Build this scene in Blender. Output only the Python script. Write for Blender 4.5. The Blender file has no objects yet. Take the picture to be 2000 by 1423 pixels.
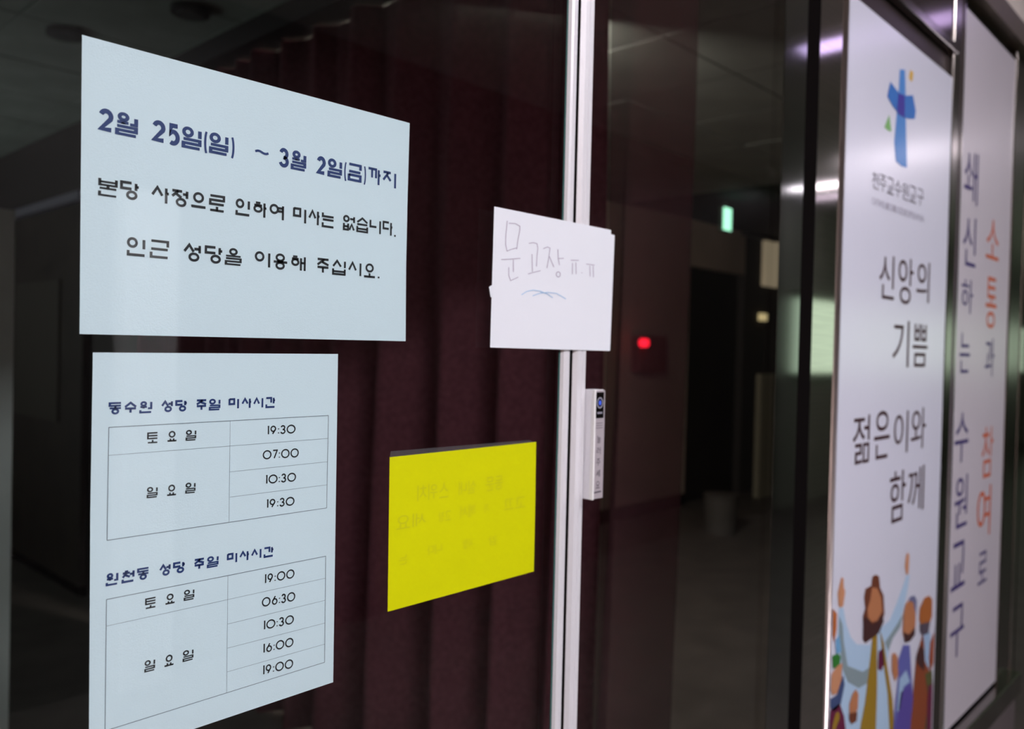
import bpy, math, random
from mathutils import Vector, Matrix
random.seed(7)
# ------------------------------------------------------------------ camera
F_PX, YAW, PITCH, ROLL = 1634.72, 0.8155, -0.0166, 0.0232
CAM = Vector((-0.2201, -0.6287, 1.5)); ZO = 1.7148      # ZO: height of the first notice's top edge
fwd = Vector((math.sin(YAW)*math.cos(PITCH), math.cos(YAW)*math.cos(PITCH), math.sin(PITCH)))
rg = Vector((math.cos(YAW), -math.sin(YAW), 0)); up = rg.cross(fwd)
c_, s_ = math.cos(ROLL), math.sin(ROLL)
rg, up = c_*rg + s_*up, -s_*rg + c_*up
cd = bpy.data.cameras.new('camera'); cam = bpy.data.objects.new('camera', cd)
bpy.context.scene.collection.objects.link(cam)
m = Matrix((rg, up, -fwd)).transposed().to_4x4(); m.translation = CAM; cam.matrix_world = m
cd.sensor_fit = 'HORIZONTAL'; cd.sensor_width = 36; cd.lens = F_PX*36/2000; cd.clip_start = 0.02
cd.dof.use_dof = True; cd.dof.focus_distance = 0.70; cd.dof.aperture_fstop = 5.4
S = bpy.context.scene; S.camera = cam
# ------------------------------------------------------------------ world, exposure
w = bpy.data.worlds.new('world'); S.world = w; w.use_nodes = True
w.node_tree.nodes['Background'].inputs[0].default_value = (0.55, 0.5, 0.6, 1)
w.node_tree.nodes['Background'].inputs[1].default_value = 0.02
S.view_settings.view_transform = 'Standard'; S.view_settings.look = 'None'
S.view_settings.exposure = 0.0; S.view_settings.gamma = 1; S.view_settings.use_curve_mapping = False
NEAR_LAMP, FAR_LAMP, DIM_LAMP = 30.0, 10.0, 2.4
# ------------------------------------------------------------------ helpers
def ray(u, v):
    return fwd + rg*((u-1000)/F_PX) + up*((711.5-v)/F_PX)
def P(u, v, y=0.0):            # point of the plane y = const
    d = ray(u, v); t = (y-CAM.y)/d.y; return CAM + d*t
def PX(u, v, x):
    d = ray(u, v); t = (x-CAM.x)/d.x; return CAM + d*t
def X(u, y=0.0): return P(u, 705, y).x
def PZ(u, v, z):
    d = ray(u, v); return CAM + d*((z-CAM.z)/d.z)
C = S.collection
MATS = {}
def mat(name, col, rough=0.6, metal=0.0, spec=0.5, noise=0.0, nscale=40, emit=0, bump=0.0, bscale=200, coat=0, stretch=None, trans=0):
    if name in MATS: return MATS[name]
    mt = bpy.data.materials.new(name); mt.use_nodes = True; nt = mt.node_tree; b = nt.nodes['Principled BSDF']
    b.inputs['Base Color'].default_value = (*col, 1); b.inputs['Roughness'].default_value = rough
    b.inputs['Metallic'].default_value = metal; b.inputs['Specular IOR Level'].default_value = spec
    b.inputs['Coat Weight'].default_value = coat; b.inputs['Coat Roughness'].default_value = 0.2
    tc = nt.nodes.new('ShaderNodeTexCoord'); mp = nt.nodes.new('ShaderNodeMapping')
    nt.links.new(tc.outputs['Object'], mp.inputs[0])
    if stretch: mp.inputs['Scale'].default_value = stretch
    if noise:
        n = nt.nodes.new('ShaderNodeTexNoise'); n.inputs['Scale'].default_value = nscale; n.inputs['Detail'].default_value = 5
        r = nt.nodes.new('ShaderNodeValToRGB'); nt.links.new(mp.outputs[0], n.inputs['Vector'])
        r.color_ramp.elements[0].position = 0.3; r.color_ramp.elements[1].position = 0.7
        r.color_ramp.elements[0].color = (*[c*(1-noise) for c in col], 1); r.color_ramp.elements[1].color = (*[min(1, c*(1+noise)) for c in col], 1)
        nt.links.new(n.outputs['Fac'], r.inputs[0]); nt.links.new(r.outputs[0], b.inputs['Base Color'])
    if bump:
        n = nt.nodes.new('ShaderNodeTexNoise'); n.inputs['Scale'].default_value = bscale; nt.links.new(mp.outputs[0], n.inputs['Vector'])
        k = nt.nodes.new('ShaderNodeBump'); k.inputs['Strength'].default_value = bump; k.inputs['Distance'].default_value = 0.002
        nt.links.new(n.outputs['Fac'], k.inputs['Height']); nt.links.new(k.outputs[0], b.inputs['Normal'])
    if emit:
        b.inputs['Emission Color'].default_value = (*col, 1); b.inputs['Emission Strength'].default_value = emit
    if trans:
        o = nt.nodes['Material Output']; t = nt.nodes.new('ShaderNodeBsdfTransparent'); mx = nt.nodes.new('ShaderNodeMixShader')
        mx.inputs[0].default_value = trans; nt.links.new(b.outputs[0], mx.inputs[1]); nt.links.new(t.outputs[0], mx.inputs[2]); nt.links.new(mx.outputs[0], o.inputs[0])
    MATS[name] = mt; return mt
def glass_mat(name, tint):
    mt = bpy.data.materials.new(name); mt.use_nodes = True; nt = mt.node_tree; nt.nodes.remove(nt.nodes['Principled BSDF'])
    o = nt.nodes['Material Output']; f = nt.nodes.new('ShaderNodeFresnel'); ge = nt.nodes.new('ShaderNodeNewGeometry'); mr = nt.nodes.new('ShaderNodeMapRange')
    mr.inputs[3].default_value = 1.45; mr.inputs[4].default_value = 1/1.45     # the Fresnel node inverts on back faces: keep air-to-glass there too
    nt.links.new(ge.outputs['Backfacing'], mr.inputs[0]); nt.links.new(mr.outputs[0], f.inputs[0])
    t = nt.nodes.new('ShaderNodeBsdfTransparent'); t.inputs[0].default_value = (*tint, 1)
    g = nt.nodes.new('ShaderNodeBsdfGlossy'); g.inputs['Roughness'].default_value = 0.0
    mx = nt.nodes.new('ShaderNodeMixShader'); nt.links.new(f.outputs[0], mx.inputs[0]); nt.links.new(t.outputs[0], mx.inputs[1]); nt.links.new(g.outputs[0], mx.inputs[2])
    nt.links.new(mx.outputs[0], o.inputs[0]); return mt
def mesh_obj(name, verts, faces, m, parent=None, smooth=False):
    me = bpy.data.meshes.new(name); me.from_pydata([tuple(v) for v in verts], [], faces); me.validate(); me.update()
    if m: me.materials.append(m)
    if smooth:
        for p in me.polygons: p.use_smooth = True
    o = bpy.data.objects.new(name, me); C.objects.link(o)
    if parent:
        o.parent = parent; o.matrix_parent_inverse = Matrix.Translation(-parent.location)
    return o
def tag(o, label=None, cat=None, group=None, kind=None):
    for k, v in (('label', label), ('category', cat), ('group', group), ('kind', kind)):
        if v: o[k] = v
    return o
def thing(name, loc, label, cat, group=None, kind=None):
    o = bpy.data.objects.new(name, None); o.location = loc; o.empty_display_size = 0.05; C.objects.link(o)
    return tag(o, label, cat, group, kind)
def boxv(x0, x1, y0, y1, z0, z1):
    return ([(x0,y0,z0),(x1,y0,z0),(x1,y1,z0),(x0,y1,z0),(x0,y0,z1),(x1,y0,z1),(x1,y1,z1),(x0,y1,z1)],
            [(0,3,2,1),(4,5,6,7),(0,1,5,4),(1,2,6,5),(2,3,7,6),(3,0,4,7)])
def box(name, x0, x1, y0, y1, z0, z1, m, parent=None, bevel=0.0):
    o = mesh_obj(name, *boxv(x0,x1,y0,y1,z0,z1), m, parent)
    if bevel:
        b = o.modifiers.new('bevel', 'BEVEL'); b.width = bevel; b.segments = 3
    return o
def prism(name, prof, z0, z1, m, parent=None, smooth=False):   # vertical extrusion of a plan profile (x, y)
    n = len(prof); v = [(x, y, z0) for x, y in prof] + [(x, y, z1) for x, y in prof]
    f = [(i, (i+1) % n, n+(i+1) % n, n+i) for i in range(n)] + [tuple(range(n))[::-1], tuple(range(n, 2*n))]
    return mesh_obj(name, v, f, m, parent, smooth)
def sheet(name, pts, y, th, m, parent=None):       # thin sheet of the outline pts (x, z), front face at y, thickness th behind it
    n = len(pts); v = [(x, y, z) for x, z in pts] + [(x, y+th, z) for x, z in pts]
    f = [tuple(range(n))[::-1], tuple(range(n, 2*n))] + [(i, (i+1) % n, n+(i+1) % n, n+i) for i in range(n)]
    return mesh_obj(name, v, f, m, parent)
def cyl(name, c, r, h, axis, m, parent=None, seg=24, r2=None):
    r2 = r if r2 is None else r2; v = []; ax = {'x': (0,1,2), 'y': (1,0,2), 'z': (2,0,1)}[axis]
    for k, rr in ((0, r), (h, r2)):
        for i in range(seg):
            a = 2*math.pi*i/seg; p = [0, 0, 0]; p[ax[0]] = k; p[ax[1]] = rr*math.cos(a); p[ax[2]] = rr*math.sin(a)
            v.append((c[0]+p[0], c[1]+p[1], c[2]+p[2]))
    f = [(i, (i+1) % seg, seg+(i+1) % seg, seg+i) for i in range(seg)] + [tuple(range(seg)), tuple(range(seg, 2*seg))]
    return mesh_obj(name, v, f, m, parent)
# -------- print: ribbons in the (x, z) plane of a sheet
class Ink:
    def __init__(s): s.v = []; s.f = []; s.cuts = []
    def cut(s): s.cuts.append((len(s.v), len(s.f)))
    def ribbon(s, pts, w, closed=False, k=1.0):       # k > 1 thins the horizontal strokes
        pts = [Vector((p[0], p[1]*k)) for p in pts]; n = len(pts); L = []; R = []; k0 = k
        for i in range(n):
            a = pts[i-1] if (i or closed) else None; b = pts[(i+1) % n] if (i < n-1 or closed) else None
            d1 = (pts[i]-a).normalized() if a is not None else None; d2 = (b-pts[i]).normalized() if b is not None else None
            if d1 is None: d1 = d2
            if d2 is None: d2 = d1
            t = d1+d2
            if t.length < 1e-6: t = d1
            t.normalize(); nn = Vector((-t.y, t.x)); kk = 1/max(0.6, abs(nn.dot(Vector((-d1.y, d1.x)))))
            L.append(pts[i]+nn*w/2*kk); R.append(pts[i]-nn*w/2*kk)
        b0 = len(s.v); s.v += [Vector((x.x, x.y/k0)) for p in zip(L, R) for x in p]
        for i in range(n if closed else n-1):
            j = (i+1) % n; s.f.append((b0+2*i, b0+2*i+1, b0+2*j+1, b0+2*j))
    def poly(s, pts):
        b = len(s.v); s.v += [Vector(p) for p in pts]; s.f.append(tuple(range(b, b+len(pts))))
    def make(s, name, y, m, parent):
        o = mesh_obj(name, [(p[0], y, p[1]) for p in s.v], s.f, m, parent)
        if len(s.v) > 12: o['kind'] = 'stuff'                # fine print too small to pick apart
        return o
    def letters(s, name, y, m, parent):          # every character a part of its own
        c = s.cuts+[(len(s.v), len(s.f))]
        for (v0, f0), (v1, f1) in zip(c, c[1:]):
            mesh_obj(name, [(p[0], y, p[1]) for p in s.v[v0:v1]], [tuple(i-v0 for i in f) for f in s.f[f0:f1]], m, parent)
def arc(cx, cy, rx, ry, a0, a1, n=14):
    return [(cx+rx*math.cos(math.radians(a0+(a1-a0)*i/n)), cy+ry*math.sin(math.radians(a0+(a1-a0)*i/n))) for i in range(n+1)]
def l(*a): return [(a[i], a[i+1]) for i in range(0, len(a), 2)]
def O(cx, cy, rx, ry): return ('O', cx, cy, rx, ry)
def rl(y0=.58, y1=.79, y2=1.): return l(0,y0,1,y0,1,y1,0,y1,0,y2,1,y2)
def nn_(y=.74): return l(0,y,0,1,1,1)
HA = [l(.12,.02,.5,.02), l(0,.19,.64,.19), O(.31,.43,.29,.2)]
A_ = [l(.84,0,.84,1), l(.84,.35,1,.35)]
G = {
'월':[O(.33,.15,.21,.15), l(0,.42,.6,.42), l(.33,.42,.33,.5), l(1,.13,1,.46,.68,.46), rl(.62,.81)],
'일':[O(.27,.2,.25,.2), l(1,.04,1,.44), rl()],
'금':[l(0,0,1,0,1,.3), l(0,.46,1,.46), l(0,.68,1,.68,1,1,0,1,0,.64)],
'까':[l(0,0,.3,0,.3,.58), l(.3,0,.62,0,.62,.58)]+A_,
'지':[l(0,.02,.62,.02), l(.42,.04,0,.56), l(.3,.22,.62,.56), l(1,0,1,1)],
'본':[l(0,0,0,.38,1,.38,1,0), l(0,.19,1,.19), l(.5,.38,.5,.57), l(0,.58,1,.58), nn_(.76)],
'당':[l(.58,0,0,0,0,.38,.58,.38), l(.84,0,.84,.46), l(.84,.22,1,.22), O(.6,.78,.25,.22)],
'사':[l(0,.52,.3,0,.6,.52), *A_],
'정':[l(0,.04,.66,.04), l(.4,.05,0,.42), l(.28,.25,.62,.46), l(1,0,1,.48), l(.72,.22,1,.22), O(.6,.78,.28,.22)],
'으':[O(.5,.28,.3,.28), l(0,.9,1,.9)],
'로':[l(0,0,1,0,1,.28,0,.28,0,.56,1,.56), l(.5,.72,.5,1), l(0,.98,1,.98)],
'인':[O(.25,.25,.25,.25), l(.95,.02,.95,.6), nn_()],
'하':[*HA, *A_],
'여':[O(.29,.28,.29,.28), l(1,0,1,1), l(.6,.18,1,.18), l(.6,.4,1,.4)],
'미':[l(0,0,.55,0,.55,.52,0,.52,0,-.04), l(1,0,1,1)],
'는':[l(0,0,0,.26,1,.26), l(0,.5,1,.5), nn_(.72)],
'없':[O(.24,.19,.23,.19), l(1,0,1,.44), l(.6,.18,1,.18), l(0,.54,0,1,.42,1,.42,.54), l(0,.76,.42,.76), l(.55,1,.77,.58,1,1)],
'습':[l(0,.32,.5,0,1,.32), l(0,.47,1,.47), l(0,.62,0,1,1,1,1,.62), l(0,.8,1,.8)],
'니':[l(0,0,0,.5,.62,.5), l(1,0,1,1)],
'다':[l(.6,0,0,0,0,.5,.6,.5), *A_],
'근':[l(0,0,1,0,1,.34), l(0,.5,1,.5), nn_(.7)],
'성':[l(0,.44,.3,0,.58,.44), l(.96,0,.96,.5), l(.62,.24,.96,.24), O(.6,.78,.27,.22)],
'을':[O(.5,.17,.22,.17), l(0,.46,1,.46), rl(.62,.81)],
'이':[O(.28,.28,.28,.28), l(1,0,1,1)],
'용':[O(.48,.22,.27,.22), l(0,.53,1,.53), l(.35,.4,.35,.53), l(.63,.4,.63,.53), O(.48,.79,.27,.21)],
'해':[l(.08,.02,.42,.02), l(0,.18,.52,.18), O(.26,.42,.24,.2), l(.7,.1,.7,1), l(1,0,1,1), l(.7,.45,1,.45)],
'주':[l(0,0,1,0), l(.62,0,0,.42), l(.4,.18,1,.42), l(0,.6,1,.6), l(.5,.6,.5,1)],
'십':[l(0,.42,.33,0,.66,.42), l(1,0,1,.5), l(0,.6,0,1,1,1,1,.6), l(0,.8,1,.8)],
'시':[l(0,.58,.3,0,.6,.58), l(1,0,1,1)],
'오':[O(.5,.28,.3,.28), l(.5,.7,.5,1), l(0,.98,1,.98)],
'동':[l(1,0,0,0,0,.26,1,.26), l(.5,.26,.5,.5), l(0,.5,1,.5), O(.5,.8,.25,.2)],
'수':[l(0,.42,.5,0,1,.42), l(0,.58,1,.58), l(.5,.58,.5,1)],
'원':[O(.3,.17,.21,.17), l(0,.47,.6,.47), l(.3,.47,.3,.62), l(1,0,1,.62,.7,.62), nn_(.78)],
'간':[l(0,0,.56,0,.56,.52), l(.84,0,.84,.62), l(.84,.28,1,.28), l(.02,.7,.02,1,.95,1)],
'토':[l(1,0,0,0,0,.56,1,.56), l(0,.28,1,.28), l(.5,.72,.5,1), l(0,.98,1,.98)],
'요':[O(.5,.28,.3,.28), l(.32,.74,.32,1), l(.68,.74,.68,1), l(0,.98,1,.98)],
'천':[l(.18,.0,.5,.0), l(0,.15,.66,.15), l(.36,.15,0,.56), l(.26,.35,.66,.56), l(1,0,1,.62), l(.66,.3,1,.3), nn_()],
'2':[arc(.5,.3,.46,.3,200,360,12)+[(.9,.42),(.06,.97),(1,.97)]],
'5':[[(.92,.0),(.24,.0),(.14,.47)]+arc(.46,.67,.48,.33,240,485,16)],
'3':[arc(.46,.25,.42,.25,195,440,12)+[(.4,.48)], arc(.46,.74,.48,.26,-88,165,14)],
'0':[O(.5,.5,.5,.5)], '1':[l(0,.0,.9,.0,.9,1.02)], '7':[l(0,0,1,0,.3,1)],
'9':[O(.46,.33,.42,.33), l(.86,.42,.36,1)], '6':[O(.52,.67,.42,.33), l(.14,.58,.62,0)],
':':[l(.5,.33,.5,.45), l(.5,.85,.5,.97)], '.':[l(.3,.9,.3,1.04)],
'(':[arc(1.1,.55,1.1,.62,245,115,12)], ')':[arc(-.1,.55,1.1,.62,-65,65,12)],
'~':[[(i/14, .5-.42*math.sin(2*math.pi*i/14)) for i in range(15)]],
}
DENSE = {'월':1.4,'일':1.3,'금':1.25,'본':1.4,'을':1.4,'습':1.15,'없':1.1,'원':1.15,'동':1.2,'로':1.08,'는':1.05,'근':1.08,'십':1.1,'용':1.05,'토':1.12,'하':1.08,'해':1.08}
def put(ink, ch, x0, x1, top, bot, w):      # top(x), bot(x): heights of the text line's edges in the sheet's plane
    ink.cut(); k = DENSE.get(ch, 1.0); wv = w/k; a, b = x0+w/2, x1-w/2
    def q(px, py):
        x = a+(b-a)*px; t, bo = top(x)-wv/2, bot(x)+wv/2; return (x, t+(bo-t)*py)
    for s in G[ch]:
        if s[0] == 'O':
            _, cx, cy, rx, ry = s; ink.ribbon([q(cx+rx*math.cos(k*math.pi/14), cy+ry*math.sin(k*math.pi/14)) for k in range(28)], w*.95, True, 1+(DENSE.get(ch, 1.0)-1)*.4)
        else: ink.ribbon([q(*p) for p in s], w, False, k)
def edge(p0, p1, y=0):
    A, B = P(*p0, y), P(*p1, y); k = (B.z-A.z)/(B.x-A.x); return lambda x: A.z+k*(x-A.x)
def text_line(ink, items, T, B, w, y=0):
    top, bot = edge(*T, y), edge(*B, y)
    for it in items:
        ch, u0, u1 = it[:3]; vm = .5*(T[0][1]+B[1][1])
        x0, x1 = P(u0, vm, y).x, P(u1, vm, y).x
        put(ink, ch, x0, x1, top, bot, w*(it[3] if len(it) > 3 else 1))
WID = {'0':1.0,'1':.24,'9':.72,'6':.76,'3':.6,'7':.62,':':.2}
def time_text(ink, s, u0, u1, vl, vr, hl, hr, w):
    T = edge((u0, vl), (u1, vr)); B = edge((u0, vl+hl), (u1, vr+hr)); x0, x1 = P(u0, vl, 0).x, P(u1, vr, 0).x
    gap = .09; tot = sum(WID[c] for c in s)+gap*(len(s)-1); k = (x1-x0)/tot; x = x0
    for c in s:
        put(ink, c, x, x+WID[c]*k, T, B, w); x += (WID[c]+gap)*k
def noto(ch):          # outline of one character in the built-in interface font
    cu = bpy.data.curves.new('t', 'FONT'); cu.body = ch; cu.resolution_u = 4; o = bpy.data.objects.new('t', cu); C.objects.link(o)
    dg = bpy.context.evaluated_depsgraph_get(); me = o.evaluated_get(dg).to_mesh()
    vs = [v.co.copy() for v in me.vertices]; fs = [tuple(p.vertices) for p in me.polygons]
    o.evaluated_get(dg).to_mesh_clear(); bpy.data.objects.remove(o); bpy.data.curves.remove(cu); return vs, fs
def put_noto(ink, ch, x0, x1, z0, z1, x0m=None, skew=0):
    ink.cut(); vs, fs = noto(ch); xa = min(v.x for v in vs); xb = max(v.x for v in vs); ya = min(v.y for v in vs); yb = max(v.y for v in vs)
    b = len(ink.v)
    for v in vs:
        px = (v.x-xa)/(xb-xa); ink.v.append(Vector((x0+(x1-x0)*px, z0+(z1-z0)*(v.y-ya)/(yb-ya)+skew*px)))
    ink.f += [tuple(b+i for i in f) for f in fs]
# ------------------------------------------------------------------ materials
steel = mat('brushed_stainless', (.60,.57,.54), .07, 1.0, noise=.08, nscale=6, stretch=(1,1,40))
steel_dark = mat('dark_steel', (.26,.235,.22), .18, 1.0, noise=.1, nscale=8)
alu = mat('satin_aluminium', (.88,.88,.92), .38, .2, noise=.04, nscale=90, stretch=(30,30,1))
alu_grey = mat('anodised_grey', (.42,.41,.39), .45, .4, noise=.04, nscale=90)
blackm = mat('black_gasket', (.006,.005,.005), 1.0, spec=0.0)
paper = mat('white_paper', (.77,.86,.93), .75, bump=.08, bscale=900)
paper_note = mat('note_paper', (.84,.88,.94), .75, bump=.08, bscale=900)
yellow = mat('yellow_paper', (.95,.86,.0), .7, spec=.15, noise=.02, nscale=15)
navy = mat('navy_ink', (.014,.038,.165), .6); black = mat('black_ink', (.012,.012,.016), .6); line_ink = mat('thin_line_ink', (.18,.21,.25), .7)
banner_w = mat('banner_vinyl', (.78,.80,.93), .30, spec=.5, noise=.015, nscale=3, coat=.6)
brown_ink = mat('dark_brown_ink', (.045,.012,.018), .5); violet = mat('violet_ink', (.04,.022,.15), .5); orange = mat('red_orange_ink', (.55,.11,.04), .5)
greyink = mat('grey_ink', (.16,.15,.19), .5)
curt = mat('maroon_curtain', (.19,.06,.08), .85, spec=.1, noise=.2, nscale=60, trans=.05)
sheer = mat('sheer_curtain', (.22,.08,.10), .85, spec=.1, noise=.2, nscale=60, trans=.55)
glass = glass_mat('door_glass', (.95,.985,.98)); teal = mat('glass_edge_green', (.05,.12,.11), .2)
# ------------------------------------------------------------------ structure: lobby (inside) and corridor (outside)
xL, xR = -1.6, 18.0; CZ, IZ = 3.12, 2.82
def st(o, label): return tag(o, label, kind='structure')
floor_m = mat('polished_floor', (.085,.075,.068), .5, spec=.3, noise=.2, nscale=5)
st(box('floor', xL, xR, -3.2, 7.5, -.1, 0, floor_m), 'dark polished floor running under the glass doors')
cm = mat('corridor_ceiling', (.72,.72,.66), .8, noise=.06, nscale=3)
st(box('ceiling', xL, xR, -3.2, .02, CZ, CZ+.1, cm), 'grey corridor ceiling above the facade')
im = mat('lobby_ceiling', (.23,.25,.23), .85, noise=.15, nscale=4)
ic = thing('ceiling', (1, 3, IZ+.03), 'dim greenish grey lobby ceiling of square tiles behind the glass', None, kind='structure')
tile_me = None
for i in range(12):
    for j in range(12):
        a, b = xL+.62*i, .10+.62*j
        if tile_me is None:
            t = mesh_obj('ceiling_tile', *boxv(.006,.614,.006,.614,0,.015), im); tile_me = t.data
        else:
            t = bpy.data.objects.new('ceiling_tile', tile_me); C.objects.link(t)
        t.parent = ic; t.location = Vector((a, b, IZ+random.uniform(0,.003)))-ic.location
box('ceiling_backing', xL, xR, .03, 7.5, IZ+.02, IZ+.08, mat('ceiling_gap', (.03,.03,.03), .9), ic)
wm = mat('lobby_wall', (.36,.28,.23), .8, noise=.12, nscale=2)
st(box('wall_back', xL, xR, 7.4, 7.5, 0, IZ, mat('lobby_wall_far', (.05,.045,.04), .8)), 'dark rear wall of the lobby')
st(box('wall_left', xL-.1, xL, -3.2, 7.5, 0, IZ, wm), 'dark end wall left of the glass doors')
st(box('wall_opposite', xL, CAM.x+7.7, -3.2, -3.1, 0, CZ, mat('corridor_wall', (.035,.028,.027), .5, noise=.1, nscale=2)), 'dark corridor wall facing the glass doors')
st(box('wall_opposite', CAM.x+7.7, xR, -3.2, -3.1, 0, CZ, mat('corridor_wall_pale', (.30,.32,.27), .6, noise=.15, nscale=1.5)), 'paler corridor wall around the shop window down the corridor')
st(box('wall_end', xR, xR+.1, -3.2, 7.5, 0, IZ, mat('end_wall', (.3,.28,.26), .7)), 'far end wall of the corridor')
# facade above the doors and bays
sof = mat('fascia', (.80,.72,.66), .6, noise=.1, nscale=6)
st(box('wall_header', X(1516), xR, -.005, .03, CAM.z+.965, CZ, sof), 'grey brown fascia over the poster bays')
# ------------------------------------------------------------------ facade steelwork
def post(name, u0, u1, y0, y1, z0, z1, m, label, r=0):
    return st(box(name, X(u0, y0), X(u1, y0), y0, y1, z0, z1, m, bevel=r), label)
TOPZ = CAM.z+.964
st(box('wall_core', X(1517,-.009), X(1562,-.009), -.0094, -.0075, 0, TOPZ, blackm), 'black core behind the left jamb')
post('trim_1', 1516, 1559, -.0105, -.0096, 0, TOPZ, mat('tinted_stainless', (.33,.34,.33), .07, 1.0), 'stainless door jamb left of the black gap')
post('trim_2', 1559, 1584, -.0102, -.004, 0, TOPZ, blackm, 'black vertical gap between the stainless jambs')
post('trim_3', 1584, 1627, -.0105, .008, 0, TOPZ, steel, 'stainless post right of the black gap')
def rod(name, u, rad, z0, z1, label, y=.004):
    o = cyl(name, (X(u), y, z0), rad, z1-z0, 'z', mat('satin_bead', (.52,.45,.43), .28, 1.0), seg=40)
    for p in o.data.polygons: p.use_smooth = len(p.vertices) == 4
    return st(o, label)
rod('trim_4', 1631, .008, 0, TOPZ, 'rounded bright edge bead beside the first poster', .001)
post('trim_5', 1845, 1867, -.006, .05, 0, CAM.z+.905, steel_dark, 'steel post between the two posters', .004)
rod('trim_6', 1855, .012, 0, CAM.z+.905, 'rounded bead left of the second poster')
post('trim_7', 1968, 1990, -.008, .05, 0, CAM.z+.905, steel_dark, 'dark steel post right of the second poster', .004)
post('trim_8', 1992, 1999, -.006, .05, 0, CAM.z+.905, steel, 'outer stainless post at the right edge', .002)
st(box('trim_9', X(1627), X(1846), -.010, .04, CAM.z+.735, CAM.z+.76, steel_dark, bevel=.004), 'thin steel transom above the first poster')
st(box('trim_10', X(1627), xR, -.03, .05, CAM.z+.905, CAM.z+.965, mat('bronze_header', (.16,.13,.09), .4, .6, noise=.2, nscale=9)), 'bronze head rail along the top of the bays')
st(box('trim_11', X(1627), X(1990), -.035, .04, CAM.z-1.01, CAM.z-.945, steel_dark, bevel=.005), 'dark sill rail under the posters')
st(box('trim_12', X(1627), X(1990), -.02, .04, .0, CAM.z-1.01, mat('plinth', (.17,.14,.145), .45, .3, noise=.1, nscale=5)), 'plinth panel below the sill rail')
backing = mat('bay_backing', (.035,.024,.024), .35)
st(box('wall_panel', X(1642), X(1845), -.002, .006, CAM.z+.76, CAM.z+.905, mat('glossy_bay_panel', (.22,.18,.18), .12, 1.0)), 'glossy dark panel above the transom over the first poster')
st(box('wall_bay', X(1627), X(1990), .008, .04, CAM.z-.945, CAM.z+.905, backing), 'dark brown infill behind the posters')
# next bay at the right edge: mirror-like panel
st(box('wall_side', X(1999), xR, -.002, .04, 0, CAM.z+.905, steel), 'stainless cladding past the posters')
# ------------------------------------------------------------------ glass doors
DZ0, DZ1 = .03, 2.17
st(box('wall_shade_lintel', xL, X(1516,-.02), -.02, .03, 2.18, CZ, sof), 'plain unseen lintel added above the glass doors to shade the curtain')  # unseen wall added to keep lamp light off the upper curtain
d1 = thing('door_1', (X(900), 0, DZ0), 'left frameless glass door leaf carrying the printed notices', None, kind='structure')
a0, a2 = X(1094,-.0101), X(1112.5,-.0135)
box('glass_pane', xL, a2, -.010, 0, DZ0, DZ1, glass, d1)
box('glass_edge', X(1091,-.0104), X(1094,-.0104), -.0106, -.0101, DZ0, DZ1, teal, d1)
def y_(p): return p
a0, a2 = X(1094,-.0101), X(1112.5,-.0135)
prism('edge_strip', [(a0,-.0101),(X(1101,-.0135),-.0135),(X(1106,-.0145),-.0145),(X(1108.5,-.0143),-.0143),(X(1112.5,-.0120),-.0120),(X(1112.5,-.0120),-.0101)], DZ0, DZ1, alu, d1)
d2 = thing('door_2', (X(1300), 0, DZ0), 'right glass door leaf beside the stainless jamb', None, kind='structure')
b0 = X(1118,-.0104); b1 = X(1129,-.0150); b2 = X(1145,-.0150)
prism('edge_strip', [(b0,-.0104),(b1-.0006,-.0148),(b1,-.0150),(b1+.006,-.0150),(b1+.0064,-.0142),(b1+.0074,-.0142),(b1+.0078,-.0150),(b2-.0010,-.0150),(b2,-.0144),(b2,-.0104)], DZ0, DZ1, alu, d2)
box('seal', a2+.0002, b0-.0002, -.0104, -.0098, DZ0, DZ1, blackm, d2)
box('glass_pane', a2+.002, X(1516,-.0105), -.010, 0, DZ0, DZ1, glass, d2)
# ------------------------------------------------------------------ notice 1
def outline(pts, y=0): return [(P(u, v, y).x, P(u, v, y).z) for u, v in pts]
YP = .0006
n1 = thing('notice', P(475, 400, YP), 'large landscape white notice with blue dates and three lines of Korean, upper left of glass', 'notice')
sheet('sheet', outline([(160.8,67.3),(801,240),(797,380),(794,520),(793,666),(156,652),(158,400)]), YP, .0002, paper, n1)
T1, B1 = ((206,211.5),(773,336.9)), ((191,254.5),(773,370.3))
ink = Ink()
text_line(ink, [('2',191,222,1.15),('월',224.5,269.5),('2',296,324,1.15),('5',325.7,352.5,1.15),('일',355,394),('(',399,407,.62),('일',408.6,446.6),(')',450,458.5,.62),
 ('3',545.5,566,1.05),('월',568.8,599.3),('2',619,638,1.15),('일',641,669.5),('(',673.8,679.5,.5),('금',680.6,708),(')',711,716.5,.5),('까',719,747,.8),('지',748.5,775.5,.8)], T1, B1, .0029)
text_line(ink, [('~',497,527)], ((497,290),(527,295)), ((497,299),(527,304.5)), .0019)
ink.letters('heading_letter', YP-.0002, navy, n1)
ink = Ink()
text_line(ink, [('본',191.6,230),('당',234.3,273.7),('사',295,332.5),('정',334,368),('으',371.5,404.4),('로',408.6,440),('인',460.6,490),('하',495,523),('여',527,555.5),
 ('미',573,599),('사',603,627),('는',629.5,654.5),('없',671,694.5),('습',697.3,720.5),('니',723,745.5),('다',748.5,769.5),('.',770.5,777)], ((191.6,344.5),(745,430)), ((191.6,381),(770,463)), .00205)
text_line(ink, [('인',247.8,285.5),('근',292.8,330.5),('성',358,394),('당',400,436.8),('을',439.6,472.7),('이',498,528.5),('용',533,563.7),('해',568.8,598),
 ('주',619,644.3),('십',649.7,676.3),('시',680.8,706.8),('오',710.4,735.3),('.',738,745)], ((262,463),(722,514)), ((248,498.5),(735,544)), .00205)
ink.letters('letter', YP-.0002, black, n1)
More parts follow.
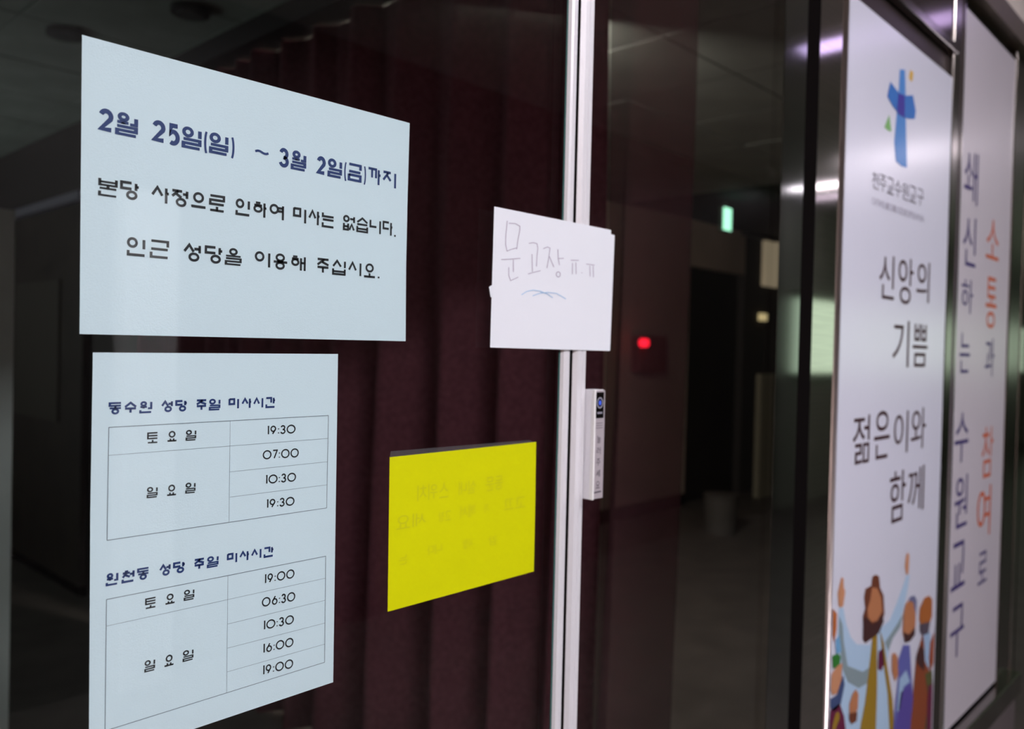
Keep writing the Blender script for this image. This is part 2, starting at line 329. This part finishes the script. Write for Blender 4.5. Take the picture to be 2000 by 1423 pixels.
# ------------------------------------------------------------------ notice 2 (mass times)
n2 = thing('notice', P(415, 1050, YP), 'tall white timetable sheet with two ruled tables of hours, below the landscape notice', 'notice')
sheet('sheet', outline([(182,688),(661,691),(657,960),(651.5,1332),(174,1492.5),(177,1000)]), YP, .0002, paper, n2)
ink = Ink()
text_line(ink, [('동',212.5,239),('수',242.6,268.4),('원',272.5,298),('성',315,339),('당',342.7,367.3),('주',383,405),('일',408.4,431),('미',446.8,467.3),('사',472,492.8),('시',495,514.7),('간',518.6,539.3)],
 ((212,785.5),(539,774.5)), ((212,809.5),(539,796)), .00165)
text_line(ink, [('원',207.3,232),('천',238.3,263.6),('동',268.4,292.7),('성',311.5,334.6),('당',338.4,363.5),('주',378.8,400.5),('일',404.4,427.3),('미',443.4,463.6),('사',467.6,488),('시',490.5,510.7),('간',514.7,535.5)],
 ((210,1120),(533,1066)), ((210,1144.5),(533,1086.5)), .00165)
ink.letters('heading_letter', YP-.0002, navy, n2)
def rule(ink, a, b, w=.00042): ink.ribbon(outline([a, b]), w)
ink = Ink()
for a, b in (((213,834.3),(642,811)),((213,834.3),(209.5,1054.9)),((209.5,1054.9),(638.6,991.6)),((642,811),(638.6,991.6)),
             ((208.4,1170.5),(636.7,1085.8)),((208.4,1170.5),(205.5,1427)),((205.5,1427),(634.5,1293)),((636.7,1085.8),(634.5,1293))): rule(ink, a, b, .0005)
for a, b in (((450,821.7),(447.9,1019.8)),((212.5,889),(640.5,855.9)),((449.5,921.2),(640,901.4)),((449.3,970.5),(639,946.4)),
             ((445.6,1124.8),(443.4,1352.2)),((208.2,1222.5),(635.9,1128.8)),((444.7,1218.5),(635.9,1171.9)),((444.2,1265.6),(635.3,1216.3)),((443.9,1311.9),(634.7,1257.5))): rule(ink, a, b, .00026)
ink.make('table_lines', YP-.0002, line_ink, n2)
ink = Ink()
for ch, u0, u1, v0, v1, sl in (('토',287.8,309.5,844.4,866.3,-.06),('요',326.2,346.8,841.7,863,-.06),('일',363.2,383.8,839.8,860.5,-.06),('일',287,308.4,951.5,972.7,-.1),('요',325.4,346,947,969,-.1),('일',362.4,382.4,943,963.8,-.1),
    ('토',283.8,305.6,1169,1190,-.2),('요',322.3,343,1161,1181.5,-.2),('일',359.4,380,1153,1173.5,-.2),('일',282.4,303.4,1291,1313.5,-.26),('요',320.4,341,1281,1303.3,-.26),('일',357.3,378.3,1271.5,1292.8,-.26)):
    d = sl*(u1-u0)
    text_line(ink, [(ch,u0,u1)], ((u0,v0),(u1,v0+d)), ((u0,v1),(u1,v1+d)), .00125)
ink.letters('letter', YP-.0002, black, n2)
ink = Ink()
for s, u0, u1, vl, vr, h in (('19:30',522.2,578,831.5,828.3,17.6),('07:00',513.7,584.4,879.2,874.6,18.2),('10:30',519,579,927.5,922,17.8),('19:30',520.8,576,975,969,17.5),
    ('19:00',516.9,576,1121.6,1110,18.2),('06:30',512,577.5,1167.3,1154.5,18.4),('10:30',514.7,574.8,1212.3,1199.5,18),('16:00',514,574,1257.5,1243.5,18.2),('19:00',513.4,573.4,1299.8,1285.5,18.3)):
    time_text(ink, s, u0, u1, vl, vr, h, h, .00125)
ink.letters('digit', YP-.0002, black, n2)
# ------------------------------------------------------------------ yellow sheet with show-through
n3 = thing('paper_sheet', P(900, 1020, YP), 'bright yellow landscape sheet with faint reversed writing, behind the glass', 'paper')
sheet('sheet', outline([(762,892.5),(1048,862.5),(1046,990),(1043.5,1115.5),(758,1194.5),(760,1040)]), YP, .0002, yellow, n3)
sheet('tape', outline([(764,881),(1035,859),(1040,862),(1048,863),(762,893)]), YP-.0001, .0002, mat('clear_tape', (.25,.22,.24), .3, trans=.8), n3)
ghost = mat('show_through_ink', (.84,.75,.004), .6)
ink = Ink()
for s, ul, ur, v0, v1, sl in (('치위스',816,880,948,976,-.13), ('내실',897,933,941,964,-.13), ('문동',950,985,932,957,-.13), ('요세',775,838,1008,1030,-.16), ('장고',857,884,1000,1017,-.16),
    ('서께',900,932,988,1010,-.16), ('가',946,957,984,1000,-.16), ('끄고',985,1030,975,993,-.16), ('는',780,800,1085,1100,-.2), ('다니',835,866,1066,1082,-.2), ('합사',905,925,1054,1070,-.2), ('감',955,975,1048,1062,-.2)):
    n = len(s)
    for i, ch in enumerate(s):
        ua = ul+(ur-ul)*i/n; ub = ua+(ur-ul)/n*.82; d = sl*(ua-ul); A = P(ua, v0+d, 0); B = P(ub, v1+d, 0)
        put_noto(ink, ch, B.x, A.x, B.z, A.z)
ink.make('reversed_text', YP-.0002, ghost, n3)
# ------------------------------------------------------------------ handwritten note on the door edge, outside
def yn_(u):
    return -.0112-(.0049)*max(0, min(1, (u-957)/135)) if u < 1140 else -.0161+.0035*max(0, min(1, (u-1150)/50))
def N(u, v, lift=0):
    p = P(u, v, yn_(u)-lift); return (p.x, yn_(u)-lift, p.z)
n4 = thing('handwritten_note', P(1080, 560, -.0161), 'white handwritten note taped outside over the meeting edges of the doors', 'note')
def bent(name, tl, tr, br, bl, m_, lift=0, n=18):
    v = []
    for i in range(n+1):
        k = i/n
        for a, b in ((tl, tr), (bl, br)): v.append(N(a[0]+(b[0]-a[0])*k, a[1]+(b[1]-a[1])*k, lift))
    o = mesh_obj(name, v, [(2*i, 2*i+1, 2*i+3, 2*i+2) for i in range(n)], m_, n4); sm = o.modifiers.new('thick', 'SOLIDIFY'); sm.thickness = .0002; sm.offset = 0; return o
bent('sheet', (965.2,403), (1193.5,449), (1190.5,685), (957.2,678.3), paper_note)
bent('back_sheet', (1160,447), (1200.5,459), (1191.5,684), (1160,683), paper_note, -.0004)
bent('tape_tab', (955,560), (966,553), (966,580), (958,580), paper_note, -.0004, 2)
class NoteInk(Ink):
    def add(s, pts, w): s.ribbon([(u, v) for u, v in pts], w)
    def make(s, name, lift, m_, parent):
        return mesh_obj(name, [N(p[0], p[1], lift) for p in s.v], s.f, m_, parent)
q = lambda *a: [(930+a[i]/4.313, 380+a[i+1]/4.313) for i in range(0, len(a), 2)]
ink = NoteInk()
for s in (q(262,220,250,340,248,420,260,475,290,462,345,447), q(275,240,330,243,368,265,368,300,350,390,342,460), q(212,546,290,542,372,536), q(313,546,314,650), q(275,610,275,680,290,724,354,694),
    q(445,410,480,404,512,412,520,450,512,520,508,605), q(470,500,474,650), q(437,668,480,655,542,640), q(565,455,600,440,622,450,612,530,596,618), q(616,520,640,575,655,610), q(688,460,692,540,702,592), q(690,538,738,536),
    [(930+x/4.313, 380+y/4.313) for x, y in arc(692,671,17,22,0,360,14)], q(797,552,864,553), q(812,575,810,668), q(840,570,842,668), q(888,657,894,660), q(928,584,998,594), q(958,600,960,688), q(985,600,988,695)):
    ink.add(s, 1.25)
ink.make('handwriting', 0.0004, mat('pencil', (.42,.38,.48), .7), n4)
ink = NoteInk()
for s in (q(382,843,425,815,480,803,540,812,600,835,645,868), q(475,852,530,832,600,822,680,832,755,878), q(540,818,600,836)):
    ink.add(s, 1.5)
ink.make('blue_scribble', 0.0005, mat('blue_crayon', (.42,.62,.84), .7), n4)
# ------------------------------------------------------------------ push switch on the right leaf
sx0 = b2+.0008; sx1 = sx0+.0215
YS = -.0275
zt, zb = P(1162,761,YS).z, P(1160,976,YS).z
sw = thing('door_switch', ((sx0+sx1)/2, -.0101, zb), 'narrow silver push switch with five Korean syllables below the handwritten note', 'switch')
box('body', sx0, sx1, YS+.002, -.0101, zb, zt, alu, sw, .001)
box('label_plate', sx0+.0022, sx1-.0004, YS, YS+.003, zb+.001, zt-.001, mat('grey_label', (.44,.40,.43), .5), sw)
box('edge_band', sx0-.0003, sx0+.0032, YS-.001, YS+.004, zb, zt, mat('white_edge', (.93,.93,.93), .3), sw, .0008)
fx0, fx1, H = sx0+.003, sx1-.003, zt-zb
box('sensor_window', fx0, fx1, YS-.0004, YS, zt-.0335, zt-.003, blackm, sw)
fc = (fx0+fx1)/2
ink = Ink(); cz = zt-.0155
ink.ribbon([(fc+.0052*math.cos(a*math.pi/12), cz+.0058*math.sin(a*math.pi/12)) for a in range(24)], .0018, True)
ink.poly([(fc-.0048, zt-.0285), (fc+.0048, zt-.0285), (fc+.0048, zt-.0262), (fc-.0048, zt-.0262)]); ink.make('ring_mark', YS-.0006, mat('ring_grey', (.3,.3,.36), .4), sw)
ink = Ink(); ink.poly([(fc+.0026*math.cos(a*math.pi/8), cz+.003*math.sin(a*math.pi/8)) for a in range(16)]); ink.make('blue_lamp', YS-.0007, mat('blue_led', (.05,.10,.6), .3, emit=.5), sw)
ink = Ink()
for i, ch in enumerate('눌러주세요'):
    zc = zt-H*(.452+.1035*i) ; put_noto(ink, ch, fc-.0037, fc+.0037, zc-.0042, zc+.0042)
for k in range(3): ink.ribbon([(fx0+.001, zt-.0395-.0028*k), (fx1-.001, zt-.0395-.0028*k)], .0005)
ink.ribbon([(fx0+.0005, zb+.0085), (fx1-.001, zb+.0090)], .0016)
ink.make('label_text', YS-.0003, mat('label_ink', (.07,.06,.08), .6), sw)
# ------------------------------------------------------------------ posters
YB = -.004
zb_ = CAM.z-.935
def flat_box(ink, ch, u0, u1, v0, v1):
    um, vm = (u0+u1)/2, (v0+v1)/2; s = (705-vm)/(2524-um)
    x0, x1 = P(u0, vm, YB).x, P(u1, vm, YB).x; z1, z0 = P(um, v0, YB).z, P(um, v1, YB).z
    put_noto(ink, ch, x0, x1, z0, z1)
x0, x1 = X(1638, YB), X(1845, YB)
p1 = thing('poster', ((x0+x1)/2, YB, zb_), 'tall pale poster with blue cross emblem and painted crowd, nearer of the two wall posters', 'poster')
box('sheet', x0, x1, YB, YB+.002, zb_, CAM.z+.676, banner_w, p1)
ink = Ink()
for a in (('신',1717,1746.5,497,584),('앙',1754,1783.4,503,594),('의',1789.8,1815,509.6,590),('기',1743.4,1775,625,717),('쁨',1782.4,1811,633,716),
          ('젊',1665.4,1697.7,810.5,905),('은',1707,1737,802,895),('이',1745.5,1773,802.6,885),('와',1779,1807.6,796,876),('함',1737,1768,919,1018),('께',1773,1804,911,999)): flat_box(ink, *a)
ink.letters('letter', YB-.0006, brown_ink, p1)
ink = Ink()
top = lambda u: 336+(u-1703)*.37
for i, ch in enumerate('천주교수원교구'):
    u0 = 1703+i*14.6; u1 = u0+13; flat_box(ink, ch, u0, u1, top(u0), top(u0)+33)
ink.letters('emblem_letter', YB-.0006, greyink, p1)
ink = Ink()
for i, ch in enumerate('CATHOLICDIOCESEOFSUWON'):
    u0 = 1703+i*4.6; u1 = u0+3.6; v = 386+(u0-1703)*.36; flat_box(ink, ch, u0, u1, v, v+13)
ink.make('subtitle_text', YB-.0006, mat('pale_grey_ink', (.36,.34,.42), .5), p1)
def px4(*a): return [(1620+a[i]/3.234, 80+a[i+1]/3.234) for i in range(0, len(a), 2)]
def px7(*a): return [(1600+a[i]/3.92, 1060+a[i+1]/3.92) for i in range(0, len(a), 2)]
def shape(name, pts, col, lift, mname, par=None):
    k = Ink(); k.poly(outline(pts, YB-lift)); return k.make(name, YB-lift, mat(mname, col, .45, coat=.2), par or p1)
shape('cross_upright', px4(445,180,478,182,482,340,484,560,490,800,455,790,420,760,410,640,424,470,438,340), (.07,.26,.66), .0006, 'emblem_sky_blue')
shape('cross_arm', px4(386,258,366,350,400,410,440,465,500,492,540,492,546,440,528,342,480,346,440,328), (.03,.17,.55), .0009, 'emblem_blue')
shape('cross_overlap', px4(436,330,476,346,476,486,440,463,428,440), (.045,.03,.33), .0012, 'emblem_violet')
shape('leaf_mark', px4(378,465,392,572,372,566,348,545), (.20,.48,.14), .0006, 'emblem_green')
shape('flame_mark', px4(512,182,530,200,524,252,512,254,503,225), (.72,.45,.05), .0006, 'emblem_amber')
# painted crowd, flat print on the lower part of the poster
SK, SK2, BR, DK = (.50,.20,.09), (.60,.28,.15), (.16,.045,.02), (.06,.02,.02)
LB, LB2, GR, OC, VI, BL, RU, MR, GN = (.36,.52,.74), (.45,.63,.83), (.25,.33,.36), (.33,.20,.015), (.10,.07,.34), (.06,.12,.36), (.26,.06,.02), (.13,.01,.05), (.03,.20,.03)
art = [
 ('robe', (150,500,182,490,205,620,240,720,285,775,385,780,440,665,480,640,540,590,600,440,650,300,672,235,690,245,680,330,650,480,600,640,545,760,500,1000,560,1423,560,1440,190,1440,160,1210,185,1100,165,950,140,700), LB2, 0),
 ('robe_shade', (150,560,175,620,185,760,215,940,330,985,400,940,370,1070,300,1110,215,1060,175,960,150,760), GR, 1),
 ('robe_shade', (640,540,620,640,560,730,525,830,500,760,555,680,600,610), GR, 1),
 ('hand', (165,262,182,270,185,340,196,370,180,480,160,495,145,480,138,380,148,340), SK2, 2),
 ('hand', (672,70,686,90,684,170,678,240,662,238,652,180,660,110), SK2, 2),
 ('hair', (405,255,430,240,455,255,462,340,490,400,497,540,470,640,440,700,345,762,330,735,335,650,330,560,350,500,340,420,350,350,395,325), BR, 2),
 ('face', (400,340,440,345,470,420,478,520,440,590,400,605,370,570,365,500,385,440), SK, 3),
 ('beard', (335,560,365,575,400,620,440,600,480,540,490,600,450,690,350,765,330,735), DK, 3),
 ('sash', (405,700,440,700,440,860,440,1100,430,1440,305,1440,345,1230,385,900), OC, 2),
 ('sash', (462,670,490,760,520,960,560,1200,570,1440,535,1440,520,1150,480,860), OC, 2),
 ('vest', (450,830,485,800,495,920,470,980,445,960), MR, 2),
 ('head', (640,560,655,470,690,430,715,450,735,560,730,680,700,740,655,760,635,690), SK, 3),
 ('head_cloth', (690,410,725,400,742,440,735,560,715,450,680,440), (.15,.16,.30), 4),
 ('beard', (640,680,680,700,730,640,728,700,690,750,650,760), DK, 4),
 ('blue_coat', (600,900,640,780,690,780,700,960,715,1180,690,1440,560,1440,580,1200,600,1040), (.12,.13,.42), 2),
 ('blue_coat_light', (610,1040,660,970,690,1060,640,1100,610,1280,590,1290), LB, 3),
 ('violet_robe', (620,1140,690,1080,715,1180,690,1440,570,1440,600,1300), VI, 3),
 ('arm', (552,850,575,835,595,870,600,1000,575,1060,552,980), SK, 4),
 ('head', (765,500,800,420,835,400,862,430,860,560,830,640,785,660,762,590), (.42,.13,.03), 3),
 ('beard', (765,620,845,600,830,690,785,705,765,670), (.09,.07,.10), 4),
 ('rust_robe', (740,860,790,700,810,860,840,960,850,1200,800,1440,690,1440,715,1150), RU, 2),
 ('dark_shawl', (735,880,770,780,800,820,800,980,750,930), DK, 3),
 ('pale_sleeve', (795,700,830,660,850,700,830,960,805,900), LB, 3),
 ('head', (845,760,880,680,900,740,885,900,850,980,835,880), (.33,.07,.02), 4),
 ('green_tunic', (805,1000,860,970,870,1080,850,1300,820,1440,800,1440,835,1200), (.10,.10,.03), 3),
 ('maroon_tunic', (830,1090,885,1060,880,1440,815,1440), MR, 4),
 ('head', (100,500,130,540,128,660,110,760,98,700), (.50,.14,.03), 3),
 ('green_sleeve', (95,860,140,845,160,870,150,940,100,960), GN, 3),
 ('sky_sleeve', (120,740,150,700,165,830,125,850), (.18,.42,.70), 3),
 ('face', (90,1000,130,940,170,915,165,1040,130,1150,95,1160,82,1110), SK2, 4),
 ('navy_hood', (80,1190,130,1160,180,1010,190,1080,160,1230,110,1290,80,1260), (.05,.08,.20), 3),
 ('maroon_tunic', (80,1280,150,1225,185,1320,200,1440,70,1440), MR, 3),
 ('gold_band', (95,1400,120,1300,145,1290,150,1340,110,1440,90,1440), OC, 4),
 ('child_head', (225,1230,250,1150,275,1115,295,1150,290,1260,265,1330,225,1330), SK, 4),
 ('child_hair', (222,1300,285,1290,280,1360,240,1385,222,1350), BR, 5),
]
bandl = X(1638, YB)+.002; bandr = X(1838, YB)
for nm, pts, col, lv in art:
    pl = [(max(a, 0), b) for a, b in zip(pts[::2], pts[1::2])]
    out = outline([(1600+a/3.92, 1060+b/3.92) for a, b in pl], YB)
    out = [(min(max(x, bandl), bandr+.01), max(z, zb_)) for x, z in out]
    k = Ink(); k.poly(out); k.make(nm, YB-.0005-.0003*lv, mat('art_%02d%02d%02d' % tuple(int(c*99) for c in col), col, .45, coat=.2), p1)
x0, x1 = X(1866, YB), X(1968, YB)
p2 = thing('poster', ((x0+x1)/2, YB, zb_), 'far pale poster with two columns of violet and orange Korean syllables', 'poster')
box('sheet', x0, x1, YB, YB+.002, zb_, CAM.z+.873, mat('banner_vinyl_warm', (.62,.58,.64), .35, noise=.03, nscale=3, coat=.2), p2)
ink = Ink()
for a in (('쇄',1883,1910,293,397),('신',1881,1906,422,520),('하',1877,1900,545,612),('는',1874,1894,650,728),('수',1865,1891,806,902),('원',1864,1889,928,1029),('교',1858,1884.5,1058,1148),('구',1856,1882,1182,1281),
          ('과',1923.7,1941.6,660,735),('로',1910,1927,1077,1138)): flat_box(ink, *a)
ink.letters('violet_letter', YB-.0006, violet, p2)
ink = Ink()
for a in (('소',1926,1951,429,507),('통',1925,1946,541,641),('참',1917.5,1939,833,931),('여',1908,1934,950,1048)): flat_box(ink, *a)
ink.letters('orange_letter', YB-.0006, orange, p2)
# ------------------------------------------------------------------ lobby seen through the glass
XC = CAM.x+1.87
def curtain(name, ya, yb, x, z0, z1, label, seed, m_, cat='curtain'):
    rnd = random.Random(seed); n = int((yb-ya)/.008); prof = []
    amp = [rnd.uniform(.55,1.0) for _ in range(80)]; t = 0
    for i in range(n+1):
        y = ya+(yb-ya)*i/n; t += .008/(.23+.07*math.sin(y*2.9+seed)); a = .18*amp[int(t) % 80]
        prof.append((x-a*(.5-.5*math.cos(2*math.pi*t))**2.0+.006*math.sin(t*17), y))
    v = []; rows = 8
    for r in range(rows+1):
        k = r/rows; z = z0+(z1-z0)*k
        for (px, py) in prof: v.append((x+(px-x)*(1.1-.6*k), py+.02*math.sin(k*3+py*4), z))
    m2 = n+1; f = [(r*m2+i, r*m2+i+1, (r+1)*m2+i+1, (r+1)*m2+i) for r in range(rows) for i in range(n)]
    o = mesh_obj(name, v, f, m_, None, True); sm = o.modifiers.new('thick', 'SOLIDIFY'); sm.thickness = .002
    return tag(o, label, cat)
yn, ym = PX(1333, 705, XC).y, PX(1168, 705, XC).y
curtain('curtain', ym, 3.6, XC, .02, IZ-.095, 'long dark maroon pleated curtain hanging inside, behind the glass doors', 3, curt)
curtain('curtain', yn, ym-.01, XC, .02, IZ-.095, 'short sheer end curtain with the brown wall showing through, right of the push switch', 5, sheer)
tag(box('curtain_track', XC-.13, XC+.0, ym-.3, 3.6, IZ-.09, IZ-.001, mat('track_dark', (.02,.012,.016), .6)), 'dark track box along the lobby ceiling over the maroon curtain', 'curtain track')
# side wall with the dark tall cabinet beyond the curtain's end
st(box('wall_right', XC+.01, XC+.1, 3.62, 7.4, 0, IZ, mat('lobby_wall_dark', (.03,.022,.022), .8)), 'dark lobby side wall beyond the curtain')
# wall parallel to the glass, doorway, at the far right of the lobby
YW = 3.8
xa, xb, xc, xd = P(1100,705,YW).x, P(1343,705,YW).x, P(1450,705,YW).x, P(1530,705,YW).x
ztop = P(1345,518,YW).z
wl = thing('wall_lobby', (xa, YW, 0), 'brownish lobby wall with dark doorway seen through the right leaf', None, kind='structure')
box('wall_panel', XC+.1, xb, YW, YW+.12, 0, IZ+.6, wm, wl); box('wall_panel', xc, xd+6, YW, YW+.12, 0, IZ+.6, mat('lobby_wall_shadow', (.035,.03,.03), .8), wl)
box('wall_panel', xb, xc, YW, YW+.12, ztop, IZ+.6, wm, wl)
box('skirting', XC+.1, xb, YW-.015, YW, 0, .12, blackm, wl)
st(box('door_3', xb, xc, YW+.08, YW+.11, 0, ztop, mat('dark_door', (.012,.008,.008), .5)), 'dark closed door in the lobby wall')
# exit sign
e = P(1418, 428, 3.0)
ex = thing('exit_sign', e, 'small lit green exit sign hanging in the dark lobby', 'sign')
box('casing', e.x-.075, e.x+.075, 2.99, 3.03, e.z-.105, e.z+.105, mat('sign_casing', (.05,.08,.06), .5), ex, .004)
box('lit_panel', e.x-.065, e.x+.065, 2.984, 2.99, e.z-.095, e.z+.095, mat('exit_green', (.45,1.0,.68), .4, emit=1.7), ex)
box('hanger', e.x-.01, e.x+.01, 3.0, 3.02, e.z+.105, IZ, mat('sign_casing', (.05,.08,.06)), ex)
# fire alarm with red lamp
e = P(1245, 680, YW-.06); ex = thing('fire_alarm', e, 'dark red alarm box with a glowing red lamp on the lobby wall', 'alarm')
e1 = P(1232, 671, YW-.2)
box('alarm_box', e.x-.02, e.x+.42, YW-.10, YW-.001, e.z-.22, e.z+.12, mat('alarm_red', (.13,.008,.012), .5), ex, .01)
cyl('red_lamp', (e.x+.0, YW-.16, e.z+.05), .036, .06, 'y', mat('red_led', (1,.01,.03), .4, emit=7), ex)
# pale pillar and warm lit frame beyond
def lobby_box(name, u0, u1, v0, v1, y, d, m_, label, cat, bev=.004):
    A, B = P(u0, v0, y), P(u1, v0, y); Cc = P((u0+u1)/2, v1, y)
    o = box(name, A.x, B.x, y, y+d, Cc.z, (A.z+B.z)/2, m_, None, bev); return tag(o, label, cat)
lobby_box('standing_panel', 1487, 1513, 730, 985, 3.5, .06, mat('pale_board', (.30,.28,.20), .7), 'narrow pale upright board standing in the lobby beside the jamb', 'panel')
lobby_box('wall_lamp', 1497, 1523, 466, 560, YW-.05, .05, mat('warm_lit', (.55,.42,.28), .6, emit=.35), 'dim warm lit panel high in the lobby beside the jamb', 'lamp')
lobby_box('spot_lamp', 1489, 1499, 612, 626, YW-.05, .05, mat('warm_spot', (.8,.6,.3), .6, emit=.7), 'tiny warm spot lamp below the lit lobby panel', 'lamp')
lobby_box('dark_bulkhead', 1466, 1524, 412, 466, YW-.1, .1, mat('bulkhead', (.01,.01,.01), .8), 'black bulkhead box above the lit lobby panel', 'bulkhead')
# ceiling disc lamp, unlit
e = PZ(1452, 392, IZ-.01)
# low items on the lobby floor
e = P(1408, 985, 2.9)
bg = thing('waste_bin', (e.x, 2.9, 0), 'small pale bin standing low in the dark lobby', 'bin')
cyl('bin_body', (e.x, 2.9, 0), .12, max(.3, e.z+.05), 'z', mat('bin_grey', (.09,.085,.08), .6), bg, r2=.14)
cyl('bin_lid', (e.x, 2.9, max(.3, e.z+.05)), .145, .03, 'z', mat('bin_lid', (.07,.065,.06), .6), bg)
# left side: pale slab standing in for a bright reflected strip, tall dark cabinet, bulkhead
A = P(-60, 410, 2.1); B = P(30, 410, 2.1)
st(box('wall_reflection_slab', A.x-.9, B.x, 2.1, 2.16, 0, B.z, mat('pale_slab', (.30,.32,.30), .6, noise=.3, nscale=2)), 'pale slab standing in for a reflection-like bright strip at the far left')
XW = XC-.02
ya, yb = PX(172, 380, XW).y, PX(30, 430, XW).y
zc = PX(110, 392, XW).z
cb = thing('tall_cabinet', (XW, (ya+yb)/2, 0), 'tall dark brown cabinet with a bright top edge left of the notices', 'cabinet')
cw = mat('cabinet_brown', (.035,.026,.022), .45, noise=.3, nscale=5)
box('body', XW-.02, XW+.018, ya, yb, .06, zc-.06, cw, cb); box('top_edge', XW-.05, XW+.02, ya, yb, zc-.05, zc, mat('cabinet_edge', (.33,.30,.38), .35, .5), cb)
box('cabinet_door', XW-.035, XW-.02, ya+.35, yb-.15, 1.0, zc-.5, mat('cabinet_panel', (.06,.05,.042), .4), cb)
box('plinth', XW-.01, XW+.02, ya, yb, 0, .06, blackm, cb)
# ceiling fittings inside
for i, (u, v) in enumerate(((372, 22), (128, 66))):
    e = PZ(u, v, IZ-.012)
    s = thing('ceiling_speaker', e, ('round dark ceiling fitting above the landscape notice', 'round dark ceiling fitting at the upper left corner')[i], 'ceiling fitting')
    cyl('rim', (e.x, e.y, e.z-.012), .075, .024, 'z', mat('fitting_dark', (.03,.03,.03), .5), s); cyl('grille', (e.x, e.y, e.z-.018), .05, .01, 'z', mat('fitting_grille', (.06,.06,.06), .6), s)
# ------------------------------------------------------------------ corridor lamps and the lit shopfront opposite
def lamp(x, y, sx, sy, L, col, label):
    t = thing('ceiling_light', (x, y, CZ), label, 'ceiling light')
    box('housing', x-sx/2-.02, x+sx/2+.02, y-sy/2-.02, y+sy/2+.02, CZ-.05, CZ, mat('lamp_housing', (.6,.6,.6), .5), t)
    box('diffuser', x-sx/2, x+sx/2, y-sy/2, y+sy/2, CZ-.06, CZ-.05, mat('lamp_%g' % L, col, .5, emit=L), t)
cx = CAM.x
white = (1.0,.94,1.0)
lamp(cx-.15, -2.3, 1.9, .55, NEAR_LAMP, white, 'long corridor ceiling light nearest the notices')
lamp(cx+1.85, -1.9, .75, .42, NEAR_LAMP*1.5, white, 'unseen corridor light added to brighten the posters')  # extra light added out of view to brighten the posters
lamp(cx+4.15, -.92, .14, .75, DIM_LAMP, (.72,.55,1.0), 'small violet ceiling light above the door jamb')
lamp(cx+7.5, -2.5, .12, .85, FAR_LAMP, (1.0,.9,1.0), 'bright ceiling light down the corridor')
ld = bpy.data.lights.new('lobby_fill', 'AREA'); ld.shape = 'RECTANGLE'; ld.size = 1.2; ld.size_y = 1.8; ld.energy = 26; ld.color = (.9,1,.95)  # unseen area light added to lift the lobby ceiling, no window here
lo = bpy.data.objects.new('lobby_ceiling_fill', ld); lo.location = (xL+.25, 5.5, 1.5); lo.rotation_euler = Vector((.55,-.25,.8)).to_track_quat('-Z','Y').to_euler(); C.objects.link(lo)
ld = bpy.data.lights.new('lobby_wall_fill', 'AREA'); ld.shape = 'RECTANGLE'; ld.size = .5; ld.size_y = .5; ld.energy = 75; ld.color = (1,.85,.75)  # area light added behind the curtain to brighten the lobby wall
lo = bpy.data.objects.new('lobby_wall_fill', ld); lo.location = (XC+.5, 1.6, IZ-.05); lo.rotation_euler = Vector((.55,.75,-.5)).to_track_quat('-Z','Y').to_euler(); C.objects.link(lo)
lamp(cx+6.7, -1.7, .16, .6, FAR_LAMP*2.2, (1.0,.9,1.0), 'bright ceiling light mirrored in the first poster')
lamp(cx+8.05, -2.5, .12, .9, 2.0, (.9,.75,.95), 'dim ceiling light farther down the corridor')
sf = thing('window_1', (cx+10, -3.1, 1.4), 'lit greenish shop window in the corridor wall opposite', None, kind='structure')
lit = mat('lit_window', (.62,.80,.60), .5, emit=1.2)
WX0, WX1 = cx+8.0, cx+17.5
for i in range(4):
    a = WX0+(WX1-WX0)*i/4; b = WX0+(WX1-WX0)*(i+1)/4
    box('lit_pane', a+.03, b-.03, -3.095, -3.08, CAM.z-.16, CAM.z+.60, lit, sf)
box('window_frame', WX0-.05, WX1+.05, -3.09, -3.06, CAM.z-.22, CAM.z-.16, steel_dark, sf); box('window_frame', WX0-.05, WX1+.05, -3.09, -3.06, CAM.z+.60, CAM.z+.66, steel_dark, sf)
t = thing('ceiling_light', (cx+1.2, .2, IZ), 'unseen lobby light added to bring out the curtain folds', 'ceiling light')  # fixture added above the frame to rake light over the curtain
cyl('rim', (cx+1.2, .2, IZ-.05), .10, .05, 'z', mat('lamp_housing', (.6,.6,.6), .5), t); cyl('diffuser', (cx+1.2, .2, IZ-.055), .085, .005, 'z', mat('curtain_fill', (1,.8,.78), .5, emit=14), t)
# white pillar on the opposite side, mirrored faintly in the left leaf
st(box('wall_pillar', cx+1.45, cx+1.68, -3.1, -3.0, 0, 2.15, mat('white_pillar', (.75,.77,.75), .6)), 'white pilaster on the corridor wall behind the photographer')
